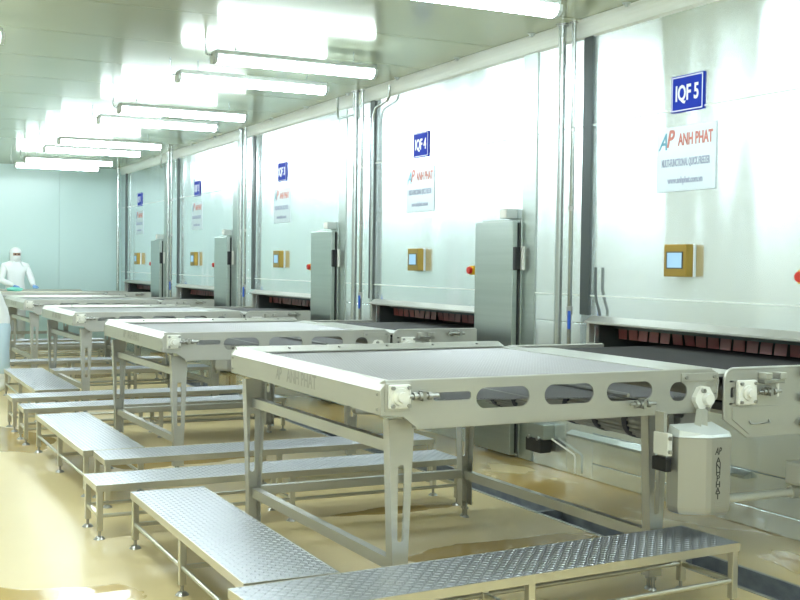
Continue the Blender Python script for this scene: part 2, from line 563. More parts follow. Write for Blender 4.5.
def emergency_stop(k):
    o = P * k
    t = empty('emergency_stop', (W, 4.51 + o, 1.462))
    MB().bbox(-.04, 0, -.035, .035, -.038, .038, .005).build('base', 'yellow', t)
    MB().cyl((-.04, 0, 0), (-.052, 0, 0), .024, 16).cyl((-.052, 0, 0), (-.07, 0, 0), .032, 16, .029).build('button', 'red', t)
    tag(t, 'yellow emergency stop with red mushroom button on freezer bay number %s' % WORD[k], 'switch', 'emergency stops on the freezer bays')

def freezer_door(k):
    o = P * k
    y0, y1 = 3.80, 4.375
    xf = W - .085
    t = empty('freezer_door', (0, o, 0.03))
    MB().bbox(xf, xf + .045, y0, y1, 0, 1.82, .006).build('door_leaf', 'steel_door', t)
    MB().box(xf + .045, xf + .065, y0 + .012, y1 - .012, .012, 1.808).build('gasket', 'black', t)
    fr = MB().bbox(xf + .065, W - .0005, y0 - .02, y1, 0, 1.84, .004).build('door_frame', 'steel_door', t)
    h = MB().bbox(xf + .002, xf + .055, y0 - .035, y0, 1.44, 1.62, .006).build('latch', 'black', t)
    MB().bbox(xf + .058, xf + .084, y0 - .055, y0 - .02, 1.44, 1.625, .006).build('latch_keeper', 'white', t)
    for z in (.35, 1.5):
        MB().cyl((xf + .03, y1 + .004, z), (xf + .03, y1 + .004, z + .14), .014, 10).build('hinge', 'bolt', t)
    tag(t, 'tall brushed steel freezer door with black gasket on bay number %s' % WORD[k], 'door', 'freezer doors')
    j = empty('junction_box', (xf + .04, 3.92 + o, 1.872))
    MB().bbox(-.055, .045, -.055, .055, 0, .075, .006).build('case', 'housing', j)
    MB().bbox(-.06, -.055, -.05, .05, .005, .07, .002).build('lid', 'white', j)
    tag(j, 'small white junction box on top of the door of bay number %s' % WORD[k], 'box', 'junction boxes on the doors')

def strip_curtain(k):
    o = P * k
    t = empty('strip_curtain', (W + .16, o, OZ1))
    MB().box(-.02, .02, OY0 + .03, OY1 - .03, -.03, 0).build('rail', 'steel_dark', t)
    n = 17
    wdt = (OY1 - OY0 - .10) / n
    for i in range(n):
        a = OY0 + .05 + i * wdt
        tl = random.uniform(-.012, .012)
        s_ = MB()
        s_.add([(-.004+tl*0, a + .006, -.03), (.0, a + wdt - .012, -.03), (.0 + tl, a + wdt - .012 + random.uniform(-.006, .006), -.10), (-.004 + tl, a + .006, -.10)], [(0, 1, 2, 3)])
        s_.add([(.001, a + .006, -.03), (.005, a + wdt - .012, -.03), (.005 + tl, a + wdt - .012, -.10), (.001 + tl, a + .006, -.10)], [(3, 2, 1, 0)])
        s_.build('strip', 'curtain', t)
    tag(t, 'dark red plastic strip curtain in the opening of bay number %s' % WORD[k], 'curtain', 'strip curtains in the freezer openings')

for k in range(5):
    number_sign(k); brand_sign(k); control_box(k); emergency_stop(k); freezer_door(k); strip_curtain(k)

# standing pipes between the bays
for k in range(5):
    yb = 6.72 + P * k
    if k == 4: yb = YB - .22
    who = ['bays four and five', 'bays three and four', 'bays two and three', 'bays one and two', 'bay one and the back wall'][k]
    t = empty('standing_pipe', (W - .12, yb, 0))
    MB().tube([(.085, 0, .72), (.05, 0, .72), (.02, 0, .73), (0, 0, .76), (0, 0, .82), (0, 0, H)], .028, 16).build('pipe', 'pipe', t)
    MB().cyl((0, 0, H - .012), (0, 0, H), .045, 16).build('flange', 'bolt', t)
    MB().cyl((.085, 0, .72), (.112, 0, .72), .045, 16).build('flange', 'bolt', t)
    tag(t, 'thick polished steel pipe standing between %s' % who, 'pipe', 'standing pipes on the freezer wall')
    if k < 4:
        t2 = empty('service_pipe', (W - .10, yb - .115, 0))
        MB().tube([(.085, 0, .80), (.03, 0, .80), (.01, 0, .805), (0, 0, .82), (0, 0, H)], .016, 12).build('pipe', 'pipe', t2)
        MB().cyl((0, 0, H - .01), (0, 0, H), .03, 12).build('flange', 'bolt', t2)
        vb = MB().cyl((0, 0, 1.16), (0, 0, 1.22), .022, 12).build('valve', 'bolt', t2)
        MB().bbox(-.035, -.02, -.045, -.025, 1.06, 1.19, .003).build('valve_handle', 'valve_blue', vb)
        for z in (1.9, 2.45):
            MB().cyl((0, 0, z), (0, 0, z + .03), .020, 12).build('pipe_joint', 'bolt', t2)
        tag(t2, 'thin steel service pipe with blue valve handle between %s' % who, 'pipe', 'service pipes on the freezer wall')
    if k in (1, 3):
        t3 = MB().tube([(W - .12, yb + .46, H), (W - .12, yb + .46, H - .20), (W - .12, yb + .45, H - .215), (W - .12, yb + .43, H - .225), (W - .12, yb + .03, H - .225)], .012, 10).build('ceiling_conduit', 'pipe')
        tag(t3, 'bent steel conduit dropping from the ceiling to the pipe between %s' % who, 'conduit', 'ceiling conduits')
    if k == 1:
        t4 = MB().tube([(W - .05, yb - .62, H - .02), (W - .05, yb - .62, H - .12), (W - .05, yb - .58, H - .16), (W - .05, yb - .32, H - .20), (W - .05, yb - .27, H - .26), (W - .05, yb - .26, H - .34), (W - .05, yb - .26, 1.3), (W - .05, yb - .26, .75)], .013, 10).build('wall_conduit', 'pipe')
        tag(t4, 'thin bent conduit running down the wall beside the pipes of bays three and four', 'conduit')
# loose cable hanging beside the dark strip of bay five
cb = MB().tube([(W - .03, 6.40, 1.50), (W - .03, 6.40, 1.35), (W - .035, 6.38, 1.27), (W - .035, 6.345, 1.20), (W - .03, 6.34, 1.165)], .010, 8).build('hanging_cable', 'steel_dark')
tag(cb, 'short dark cable curving down the wall above the belt opening of bay five', 'cable')

# ------------------------------------------------------------------ packing conveyor
CX0, CX1, CW = 1.88, 3.61, 1.90         # local y runs 0..CW
ZT = 1.035
def bearing_square(t, x, z, y, s=.048):
    b = MB().bbox(x - s, x + s, y - .03, y - .004, z - s, z + s, .008).build('bearing', 'white', t)
    MB().cyl((x, y - .03, z), (x, y - .042, z), .036, 20, .034).build('bearing_boss', 'white', b)
    MB().cyl((x, y - .042, z), (x, y - .058, z), .022, 16, .020).build('shaft_cap', 'white', b)
    for i in (-1, 1):
        for j in (-1, 1):
            MB().cyl((x + i*s*.75, y - .03, z + j*s*.75), (x + i*s*.75, y - .042, z + j*s*.75), .0085, 6).build('bolt', 'bolt', b)
    return b
def tensioner(t, x, z, y, s=1):
    b = MB().cyl((x - .07, y - .03, z), (x + .07, y - .03, z), .008, 10).build('tension_bolt', 'bolt', t)
    for dx in (-.045, -.02, .02):
        MB().cyl((x + dx, y - .03, z), (x + dx + .015, y - .03, z), .017, 6).build('nut', 'bolt', b)
    MB().box(x - .008, x + .008, y - .045, y - .002, z - .02, z + .02).build('bracket', 'bolt', b)

def make_leg(t, xc, yy, inward):
    """tapered slotted plate leg with back-folded flanges; xc centre, yy plate plane, inward = +1 / -1 (flange direction in y)"""
    zt, zb = 0.87, 0.07
    def xw(z):
        u = (zt - z) / (zt - zb)
        return .058 - .024 * min(1, u * 1.25)
    out = [(xc - xw(zt), zt), (xc - xw(.23), .23), (xc - .036, zb), (xc + .036, zb), (xc + xw(.23), .23), (xc + xw(zt), zt)]
    hole = slot(xc - .014, xc + .014, .36, .68)
    lg = obj('leg', plate_y([out, hole], yy, .006), 'steel', t)
    for s in (-1, 1):
        f = MB()
        d = .055 * inward
        ps = [(xc + s*xw(zt), zt), (xc + s*xw(.23), .23), (xc + s*.036, zb)]
        for (xa, za), (xb, zb2) in zip(ps[:-1], ps[1:]):
            e = .005 * s
            a0, a1 = sorted((yy, yy + d))
            f.prism([(xa, za), (xb, zb2), (xb - e, zb2), (xa - e, za)], 'y', a0, a1)
        f.build('flange', 'steel', lg)
    for dy in (.014, .046):
        ft = MB().cyl((xc, yy + dy*inward, .014), (xc, yy + dy*inward, .09), .009, 8)
        ft.cyl((xc, yy + dy*inward, 0), (xc, yy + dy*inward, .014), .020, 12, .014).cyl((xc, yy + dy*inward, .05), (xc, yy + dy*inward, .062), .016, 6)
        ft.build('levelling_foot', 'bolt', lg)

def make_conveyor():
    t = empty('packing_conveyor', (0, 0, 0))
    outline = [(CX0 + .025, ZT), (CX0, ZT - .03), (CX0, .905), (CX0 + .10, .895), (CX0 + .165, .845), (3.535, .845), (3.605, .905), (3.612, ZT - .05)]
    for i in range(1, 6):
        a = R(18 * i); outline.append((3.562 + .05 * math.cos(a), ZT - .05 + .05 * math.sin(a)))
    outline.append((3.55, ZT))
    holes = [slot(2.115, 2.29, .952, .986, .012), slot(2.315, 2.575, .912, .998), slot(2.65, 2.905, .912, .998),
             slot(2.975, 3.225, .912, .995), slot(3.325, 3.425, .898, .985)]
    for yy, s in ((.004, 1), (CW - .004, -1)):
        sp = obj('side_plate', plate_y([outline, holes[0], holes[1], holes[2], holes[3], holes[4]], yy, .008), 'steel', t)
        # folded top rail
        MB().prism([(yy - s*.005, ZT - .004), (yy - s*.005, ZT + .003), (yy - s*.001, ZT + .007), (yy + s*.010, ZT + .007), (yy + s*.078, ZT - .018), (yy + s*.078, ZT - .024), (yy + s*.008, ZT - .002)], 'x', CX0 + .02, 3.57).build('top_rail', 'steel', sp)
        for x in (2.2, 2.5, 2.8, 3.1, 3.4):
            MB().cyl((x, yy + s*.042, ZT - .008), (x, yy + s*.045, ZT + .002), .009, 6).build('bolt', 'bolt', sp)
        MB().bbox(CX0 + .16, 3.53, min(yy, yy + s*.035) - .004, max(yy, yy + s*.035) + .004, .840, .850, .003).build('bottom_flange', 'steel', sp)
    # nose cover
    nc = MB()
    prof = [(CX0, .905), (CX0, 1.0), (CX0 + .03, ZT + .003), (CX0 + .055, ZT + .004), (CX0 + .19, 1.006), (CX0 + .19, .998), (CX0 + .055, ZT - .006), (CX0 + .03, ZT - .007), (CX0 + .008, .998), (CX0 + .008, .905)]
    nc.prism(prof, 'y', 0.008, CW - .008)
    n_ = nc.build('nose_cover', 'steel', t)
    for yy in (.02, CW - .02):
        for z in (.925, .985):
            MB().cyl((CX0, yy + (.012 if yy < 1 else -.012), z), (CX0 - .005, yy + (.012 if yy < 1 else -.012), z), .006, 6).build('bolt', 'bolt', n_)
    place_text('lettering', text_mesh('ANH PHAT', .088, .0006, .001, .85), FACE_ROOM, (CX0 - .0004, .86, .962), 'etch', n_)
    place_text('lettering', text_mesh('AP', .088, .0006, .001, .7, shear=.3), FACE_ROOM, (CX0 - .0004, 1.16, .962), 'etch', n_)
    # belt: many thin cross rods with side links
    b = MB()
    zb = 1.004
    n = 90
    xa, xb = CX0 + .17, 3.56
    for i in range(n):
        x = xa + (xb - xa) * i / (n - 1)
        b.add([(x - .0056, .045, zb - .003), (x, .045, zb + .002), (x + .0056, .045, zb - .003), (x - .0056, CW - .045, zb - .003), (x, CW - .045, zb + .002), (x + .0056, CW - .045, zb - .003)],
              [(0, 1, 4, 3), (1, 2, 5, 4), (0, 2, 1), (3, 4, 5)])
    m_ = 36
    for j in range(m_):
        yy = .05 + (CW - .10) * j / (m_ - 1)
        b.add([(xa, yy - .003, zb - .001), (xb, yy - .003, zb - .001), (xb, yy + .003, zb + .0005), (xa, yy + .003, zb + .0005)], [(0, 1, 2, 3)])
    bo = b.build('belt', 'belt', t); bo['kind'] = 'stuff'
    for yy in (.30, .73, 1.17, 1.60):
        MB().box(xa, xb, yy - .02, yy + .02, zb - .012, zb - .005).build('belt_slide', 'white', t)
    # return run of the belt, sagging from the nose to the drive drum
    rb = MB()
    for i in range(90):
        x = CX0 + .12 + 1.55 * i / 89
        z = .955 - .05 * i / 89
        rb.add([(x - .006, .05, z), (x, .05, z + .004), (x + .006, .05, z), (x - .006, CW - .05, z), (x, CW - .05, z + .004), (x + .006, CW - .05, z)],
               [(0, 1, 4, 3), (1, 2, 5, 4)])
    rb.add([(CX0 + .12, .05, .953), (3.55, .05, .903), (3.55, CW - .05, .903), (CX0 + .12, CW - .05, .953)], [(0, 1, 2, 3)])
    ro = rb.build('return_belt', 'belt', t); ro['kind'] = 'stuff'
    for x in (2.6, 3.1):
        MB().cyl((x, .008, .935), (x, CW - .008, .935), .010, 8).build('support_rod', 'bolt', t)
    # transfer plate at the wall end
    MB().prism([(3.555, 1.008), (3.66, 1.012), (3.70, 1.004), (3.70, .998), (3.555, .998)], 'y', .03, CW - .03).build('transfer_plate', 'steel', t)
    # drive drum under the wall end, with dark rings
    dr = MB().cyl((3.515, .06, .755), (3.515, CW - .06, .755), .085, 20)
    for i in range(20):
        a = 2 * math.pi * i / 20
        dr.bar((3.515 + .087*math.cos(a), .06, .755 + .087*math.sin(a)), (3.515 + .087*math.cos(a), CW - .06, .755 + .087*math.sin(a)), .010, .010)
    d_ = dr.build('drive_drum', 'belt', t)
    for i in range(7):
        yy = .18 + i * .255
        MB().cyl((3.515, yy, .755), (3.515, yy + .035, .755), .097, 24).build('ring', 'ring_blue', d_)
    # bearings and tensioners on both sides
    bearing_square(t, 1.955, .978, 0.004)
    tensioner(t, 2.055, .978, 0.004)
    MB().bbox(1.895, 2.01, -.006, .0, .918, 1.032, .002).build('bearing_plate', 'steel', t)
    tensioner(t, 3.155, .898, 0.004)
    gp = MB().bbox(3.385, 3.60, -.008, .0, .985, ZT - .012, .002).build('guide_plate', 'steel', t)
    for x in (3.41, 3.575):
        MB().cyl((x, -.008, 1.005), (x, -.016, 1.005), .009, 6).build('bolt', 'bolt', gp)
    MB().tube([(3.585, -.02, 1.0), (3.585, -.02, .94), (3.58, -.02, .93), (3.55, -.02, .925)], .004, 6).build('pin', 'bolt', gp)
    fb = MB().prism([(3.50, .965), (3.53, .96), (3.56, .915), (3.56, .895), (3.53, .85), (3.505, .842), (3.48, .85), (3.45, .895), (3.45, .915), (3.475, .958)], 'y', -.03, -.002).build('flange_bearing', 'white', t)
    MB().cyl((3.515, -.03, .905), (3.515, -.055, .905), .028, 16, .025).build('shaft_cap', 'white', fb)
    for x, z in ((3.49, .945), (3.515, .86)):
        MB().cyl((x, -.03, z), (x, -.045, z), .011, 6).build('bolt', 'bolt', fb)
    # chain guard / motor cover
    mx0, mx1, z0, z1 = 3.275, 3.525, .415, .79
    y0, y1 = -.20, -.05
    out = [(mx0, y1), (mx0, y0 + .075), (mx0 + .10, y0 + .008), (mx0 + .125, y0), (mx1 - .02, y0), (mx1, y0 + .02), (mx1, y1)]
    mc = MB()
    n = len(out)
    inset = .012
    cxm, cym = (mx0+mx1)/2, (y0+y1)/2
    rings = []
    for z, sc in ((z0, .90), (z0 + .012, .97), (z0 + .03, 1), (z1 - .035, 1)):
        rings.append([(cxm + (x-cxm)*sc, cym + (yy-cym)*sc, z) for x, yy in out])
    top = [(cxm + (x-cxm)*.985, cym + (yy-cym)*.98, z1 - .035 + (.05 * (yy - y0) / (y1 - y0))) for x, yy in out]
    V = [p for r_ in rings for p in r_]
    fs = [tuple(range(n-1, -1, -1))]
    for i in range(len(rings)-1):
        for j in range(n):
            fs.append((i*n+j, i*n+(j+1)%n, (i+1)*n+(j+1)%n, (i+1)*n+j))
    fs.append(tuple(range(3*n, 4*n)))
    mc.add(V, fs)
    mco = mc.build('motor_cover', 'steel_cover', t)
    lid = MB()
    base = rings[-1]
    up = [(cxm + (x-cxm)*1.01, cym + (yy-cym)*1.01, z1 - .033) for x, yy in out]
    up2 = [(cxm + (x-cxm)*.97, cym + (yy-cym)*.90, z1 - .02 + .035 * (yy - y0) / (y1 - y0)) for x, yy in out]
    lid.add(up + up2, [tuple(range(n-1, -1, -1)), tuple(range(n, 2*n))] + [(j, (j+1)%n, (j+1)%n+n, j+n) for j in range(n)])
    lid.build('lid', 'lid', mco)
    MB().bar((3.40, -.10, z1 - .01), (3.475, -.03, .86), .03, .006).build('hanger', 'steel', mco)
    MB().bar((3.44, -.10, z1 - .01), (3.50, -.03, .86), .03, .006).build('hanger', 'steel', mco)
    for i, ch in enumerate('ANHPHAT'):
        place_text('lettering', text_mesh(ch, .038, .0008, .0004, 1.0), FACE_CAM, (3.436, y0 - .0004, .655 - .0265 * i), 'ink', mco)
    place_text('lettering', text_mesh('AP', .045, .0008, .0005, .62, shear=.3), FACE_CAM, (3.433, y0 - .0004, .696), 'ink', mco)
    for z, b_ in ((.470, 'DRIVE'),):
        for zz in (.468, .452):
            MB().box(3.417, 3.455, y0 - .0014, y0 + .002, zz, zz + .004).build('etched_line', 'etch', mco)
    # gear bracket behind the cover
    gb = MB().bbox(3.235, 3.262, -.10, -.0, .67, .77, .004).build('motor_bracket', 'white', t)
    for z in (.69, .75):
        MB().cyl((3.245, -.10, z), (3.245, -.112, z), .010, 6).build('bolt', 'bolt', gb)
    MB().bbox(3.23, 3.262, -.095, -.0, .60, .66, .003).build('motor_foot', 'black', t)
    MB().box(3.245, 3.262, -.06, .0, .70, .86).build('bracket_plate', 'steel', t)
    # legs and stretchers
    for xc in (1.985, 3.31):
        make_leg(t, xc + .045, .115, 1)
        make_leg(t, xc, CW - .055, -1)
    for xc, z in ((1.985, .745), (1.985, .255), (3.31, .255)):
        MB().bar((xc + .045, .17, z), (xc, CW - .11, z), .04, .05).build('stretcher', 'steel', t)
    MB().bbox(2.02, 3.28, CW - .10, CW - .06, .235, .285, .004).build('stretcher', 'steel', t)
    MB().bar((3.345, .02, .835), (3.365, .03, .70), .03, .012, (0, 1, 0)).build('brace', 'bolt', t)
    return t

cv0 = make_conveyor()
CY0 = 3.98
dz = [0, -.028, -.045, -.045, -.045]      # each machine stands at its own levelled height
convs = []
for k in range(5):
    c = cv0 if k == 0 else copy_tree(cv0)
    if k: c.name = 'packing_conveyor.%03d' % k
    convs.append(c)
for k, c in enumerate(convs):
    c.location = ((.02, .08, .13, .17, .20)[k], CY0 + P * k, 0)
    c.scale = (1, 1, (ZT + dz[k]) / ZT)
    tag(c, 'stainless packing conveyor with slotted sides in front of freezer bay number %s' % WORD[k], 'conveyor', 'packing conveyors')

for ch in convs[4].children:
    if ch.name.split('.')[0] == 'belt':
        me_ = ch.data.copy(); me_.materials.clear(); me_.materials.append(M['belt_pale']); ch.data = me_
# infeed conveyor running into the wall opening
def make_infeed():
    t = empty('infeed_conveyor')
    x0 = 3.635
    out = [(x0, .80)]
    for i in range(7):
        a = R(180 - 15 * i); out.append((x0 + .05 + .05*math.cos(a), ZT - .05 + .05*math.sin(a)))
    out += [(4.36, ZT), (4.36, .71), (x0 + .14, .71)]
    holes = [slot(x0 + .028, x0 + .052, .972, .980, .003, 2), slot(x0 + .028, x0 + .052, .868, .876, .003, 2), slot(x0 + .034, x0 + .056, .90, .95)]
    for yy, s in ((.0, 1), (CW - .0, -1)):
        oo = out if s == 1 else [(p[0], min(p[1], ZT - .03)) for p in out]
        sp = obj('side_plate', plate_y([oo] + holes, yy, .01), 'steel', t)
        e = MB().tube([(x0, yy, .80)] + [(p[0], yy, p[1]) for p in oo[1:8]] + [(4.35, yy, oo[8][1])], .008, 6).build('edge_rail', 'steel', sp)
    bearing_square(t, x0 + .115, .925, -.004, .058)
    tensioner(t, x0 + .25, .925, -.004)
    cl = MB().bbox(x0 + .20, x0 + .33, -.05, -.005, .965, .985, .003).build('clamp', 'bolt', t)
    MB().bbox(x0 + .20, x0 + .24, -.06, -.005, .985, 1.015, .003).build('clamp_jaw', 'steel', cl)
    MB().bbox(x0 + .29, x0 + .33, -.06, -.005, .985, 1.015, .003).build('clamp_jaw', 'steel', cl)
    MB().cyl((x0 + .30, -.03, .965), (x0 + .30, -.03, .90), .008, 8).build('clamp_screw', 'white', cl)
    cvp = MB().prism([(x0 + .045, .855), (x0 + .34, .855), (x0 + .34, .725), (x0 + .15, .725), (x0 + .045, .80)], 'y', -.010, -.004).build('access_cover', 'steel', t)
    MB().tube([(x0 + .15, -.008, .79), (x0 + .15, -.02, .775), (x0 + .27, -.02, .775), (x0 + .27, -.008, .79)], .004, 6).build('handle', 'bolt', cvp)
    for z in (1.005, .885, .765):
        tb = MB().cyl((x0 + .46, -.03, z), (x0 + .60, -.03, z), .012, 10).build('stud', 'bolt', t)
        MB().cyl((x0 + .47, -.03, z), (x0 + .495, -.03, z), .022, 6).build('nut', 'bolt', tb)
        MB().box(x0 + .55, x0 + .57, -.05, -.004, z - .02, z + .02).build('bracket', 'bolt', tb)
    b = MB()
    for i in range(70):
        x = x0 + .06 + 1.25 * i / 69
        ya = .03 if x < 4.36 else .50
        b.add([(x - .006, ya, .985), (x, ya, .990), (x + .006, ya, .985), (x - .006, CW - .03, .985), (x, CW - .03, .990), (x + .006, CW - .03, .985)], [(0, 1, 4, 3), (1, 2, 5, 4)])
    b.box(x0 + .06, 4.36, .03, CW - .03, .975, .984); b.box(4.36, 4.98, .50, CW - .03, .975, .984)
    bo = b.build('belt', 'belt_shaded', t); bo['kind'] = 'stuff'
    MB().prism([(x0 + .06, .998), (x0 + .30, .996), (x0 + .30, .991), (x0 + .06, .992)], 'y', .03, CW - .03).build('dead_plate', 'steel', t)
    MB().cyl((x0 + .115, .02, .925), (x0 + .115, CW - .02, .925), .055, 20).build('roller', 'belt', t)
    MB().box(x0 + .12, 4.36, .03, CW - .03, .86, .868).build('return_belt', 'belt_shaded', t)
    for yy in (.02, CW - .02):
        MB().bar((4.30, .55 if yy < 1 else yy, .74), (4.52, .55 if yy < 1 else yy, .74), .04, .04).build('wall_bracket', 'steel', t)
    return t
in0 = make_infeed()
infs = [in0] + [copy_tree(in0) for k in range(1, 5)]
for k, c in enumerate(infs):
    c.location = ((.03, .08, .13, .17, .20)[k], CY0 + P * k, dz[k])
    tag(c, 'short steel infeed conveyor running into the opening of bay number %s' % WORD[k], 'conveyor', 'infeed conveyors')

# ------------------------------------------------------------------ step benches with tread plate
def make_bench(L, Wd, Hh=.295):
    t = empty('step_bench')
    a, w = L / 2, Wd / 2
    MB().box(-a, a, -w, w, Hh - .006, Hh - .001).build('tread_plate', 'tread', t)
    lug = MB()
    nx, ny = int(L / .026), int(Wd / .026)
    for i in range(nx):
        for j in range(ny):
            x = -a + L * (i + .5) / nx; yy = -w + Wd * (j + .5) / ny
            an = R(38) if (i + j) % 2 else R(-38)
            c, s = math.cos(an), math.sin(an)
            l, q, h = .0135, .0042, .0026
            pts = [(-l, 0, 0), (0, -q, 0), (l, 0, 0), (0, q, 0), (-l*.45, 0, h), (l*.45, 0, h)]
            lug.add([(x + p[0]*c - p[1]*s, yy + p[0]*s + p[1]*c, Hh - .0012 + p[2]) for p in pts], [(0, 1, 4), (1, 5, 4), (1, 2, 5), (2, 3, 5), (3, 4, 5), (3, 0, 4)])
    lo = lug.build('tread_lugs', 'tread', t); lo['kind'] = 'stuff'
    for s in (-1, 1):
        MB().box(-a, a, s*w - .0025, s*w + .0025, Hh - .036, Hh).build('edge_angle', 'steel_bench', t)
        MB().box(s*a - .0025, s*a + .0025, -w, w, Hh - .036, Hh).build('edge_angle', 'steel_bench', t)
    xs = [-a + .02, 0, a - .02]
    for x in xs:
        for s in (-1, 1):
            yy = s * (w - .02)
            lg = MB().bbox(x - .016, x + .016, yy - .016, yy + .016, .045, Hh - .006, .003).build('leg', 'steel_bench', t)
            MB().cyl((x, yy, .012), (x, yy, .05), .008, 8).cyl((x, yy, 0), (x, yy, .014), .032, 16, .018).build('levelling_foot', 'bolt', lg)
        MB().bbox(x - .010, x + .010, -w + .03, w - .03, .115, .135, .002).build('cross_rail', 'steel_bench', t)
    for s in (-1, 1):
        yy = s * (w - .02)
        for x0, x1 in ((xs[0], xs[1]), (xs[1], xs[2])):
            MB().cyl((x0 + .014, yy, .125), (x1 - .014, yy, .125), .0105, 10).build('long_rail', 'steel_bench', t)
    return t
bx = make_bench(2.25, .36)
by = make_bench(1.85, .39)
bx_short = make_bench(1.75, .36)
by_long = make_bench(2.25, .40)
xb = [ # x, y, rot, label
    (2.41, 3.845, 3.2, 'long tread-plate step bench along the near side of the conveyor of bay five'),
    (2.345, 6.26, 0.0, 'long tread-plate step bench beside the far side of the conveyor of bay five'),
    (2.55, 7.02, -.6, 'long tread-plate step bench beside the near side of the conveyor of bay four'),
    (2.44, 9.625, -.3, 'long tread-plate step bench beside the far side of the conveyor of bay four'),
    (2.45, 10.40, .3, 'long tread-plate step bench beside the near side of the conveyor of bay three'),
    (2.95, 12.75, -1, 'long tread-plate step bench beside the far side of the conveyor of bay three'),
    (2.50, 14.05, .0, 'long tread-plate step bench beside the near side of the conveyor of bay two'),
    (2.50, 16.87, .0, 'long tread-plate step bench beside the far side of the conveyor of bay two'),
    (2.50, 17.65, .0, 'long tread-plate step bench beside the near side of the conveyor of bay one')]
for i, (x, y, a, lab) in enumerate(xb):
    c = bx if i == 0 else (bx_short if i == 5 else copy_tree(bx))
    c.location = (x, y, 0); c.rotation_euler = (0, 0, R(a))
    tag(c, lab, 'bench', 'step benches along the conveyor sides')
yb_ = [(1.545, 4.925, 90, 'wide tread-plate step bench across the nose end of the conveyor of bay five'),
       (1.555, 8.16, 90.5, 'wide tread-plate step bench across the nose end of the conveyor of bay four'),
       (1.80, 11.90, 90, 'wide tread-plate step bench across the nose end of the conveyor of bay three')]
for i, (x, y, a, lab) in enumerate(yb_):
    c = by if i == 0 else (by_long if i == 2 else copy_tree(by))
    c.location = (x, y, 0); c.rotation_euler = (0, 0, R(a))
    tag(c, lab, 'bench', 'step benches across the conveyor ends')

# ------------------------------------------------------------------ small things by the wall
dp = empty('drain_pipe', (0, 4.53, .28))
MB().cyl((4.14, 0, 0), (W, 0, 0), .022, 14).build('pipe', 'pvc', dp)
MB().cyl((4.66, 0, 0), (W, 0, 0), .034, 14).build('collar', 'pvc', dp)
MB().cyl((4.14, 0, 0), (4.20, 0, 0), .030, 14).build('collar', 'pvc', dp)
tag(dp, 'white plastic drain pipe running from the wall under the infeed conveyor of bay five', 'pipe')
vb = empty('pipe_box', (W, 4.49, .33))
MB().bbox(-.09, 0, -.06, .06, 0, .12, .006).build('case', 'pvc', vb)
MB().bbox(-.096, -.09, -.05, .05, .01, .11, .003).build('lid', 'pvc', vb)
tag(vb, 'small white plastic box on the wall above the drain pipe', 'box')
lb = empty('latch_box', (W, 7.02, .12))
MB().bbox(-.10, 0, -.11, .11, .10, .21, .006).build('case', 'steel_door', lb)
MB().bbox(-.12, -.02, -.10, .10, 0, .10, .006).build('black_body', 'black', lb)
for s in (-1, 1):
    MB().cyl((-.105, s*.06, .105), (-.125, s*.06, .105), .014, 10).build('knob', 'bolt', lb)
tag(lb, 'steel and black sensor box low on the wall beside the door of bay four', 'box')
cp = MB().tube([(W - .03, 6.90, .225), (W - .03, 6.80, .20), (W - .03, 6.62, .155), (W - .03, 6.605, .14), (W - .03, 6.60, .02)], .007, 8).build('white_conduit', 'pvc')
tag(cp, 'thin white conduit low on the wall between bays four and five', 'conduit')

# ------------------------------------------------------------------ people
def skin_body(name, verts, edges, rad, m, parent=None, root=0, sub=2):
    me = bpy.data.meshes.new(name)
    me.from_pydata(verts, edges, [])
    o = obj(name, me, m, parent)
    sl = me.skin_vertices.new(name='') if hasattr(me.skin_vertices, 'new') else None
    md = o.modifiers.new('skin', 'SKIN')
    md.use_smooth_shade = True
    if not me.skin_vertices:
        return o
    for d, r in zip(me.skin_vertices[0].data, rad):
        d.radius = (r, r) if not isinstance(r, tuple) else r
    me.skin_vertices[0].data[root].use_root = True
    s_ = o.modifiers.new('sub', 'SUBSURF')
    s_.levels = sub; s_.render_levels = sub
    return o

def lathe_head(name, m, parent, c, prof, rx, ry, n=20, a0=0, a1=360):
    b = MB()
    full = (a1 - a0) >= 360
    k = n if full else n + 1
    P_ = []
    for z, r in prof:
        for i in range(k):
            a = R(a0 + (a1 - a0) * i / n)
            P_.append((c[0] + rx * r * math.cos(a), c[1] + ry * r * math.sin(a), c[2] + z))
    fs = []
    for i in range(len(prof) - 1):
        for j in range(n):
            fs.append((i*k + j, i*k + (j+1) % k, (i+1)*k + (j+1) % k, (i+1)*k + j))
    b.add(P_, fs, True)
    return b.build(name, m, parent)

def hand(parent, wrist, d, side, m):
    """gloved hand: palm and five bent fingers, d = pointing direction"""
    w = Vector(wrist); d = Vector(d).normalized()
    up = Vector((0, 0, 1)); sd = d.cross(up).normalized() * side; up = sd.cross(d).normalized() * side
    if up.z < 0: up = -up
    V = [w, w + d*.05, w + d*.085]; E = [(0, 1), (1, 2)]; Rr = [.026, (.036, .018), (.036, .016)]
    for i, ln in enumerate((.060, .072, .066, .050)):
        off = sd * (.030 - .020 * i)
        b0 = len(V)
        V += [w + d*.085 + off, w + d*(.085 + ln*.55) + off*1.08 - up*.006, w + d*(.085 + ln) + off*1.1 - up*.022]
        E += [(2, b0), (b0, b0+1), (b0+1, b0+2)]
        Rr += [.0095, .009, .0075]
    b0 = len(V)
    V += [w + d*.045 + sd*.042, w + d*.075 + sd*.062 - up*.008, w + d*.10 + sd*.064 - up*.016]
    E += [(1, b0), (b0, b0+1), (b0+1, b0+2)]; Rr += [.012, .011, .009]
    return skin_body('glove', [tuple(v) for v in V], E, Rr, m, parent, 0, 1)

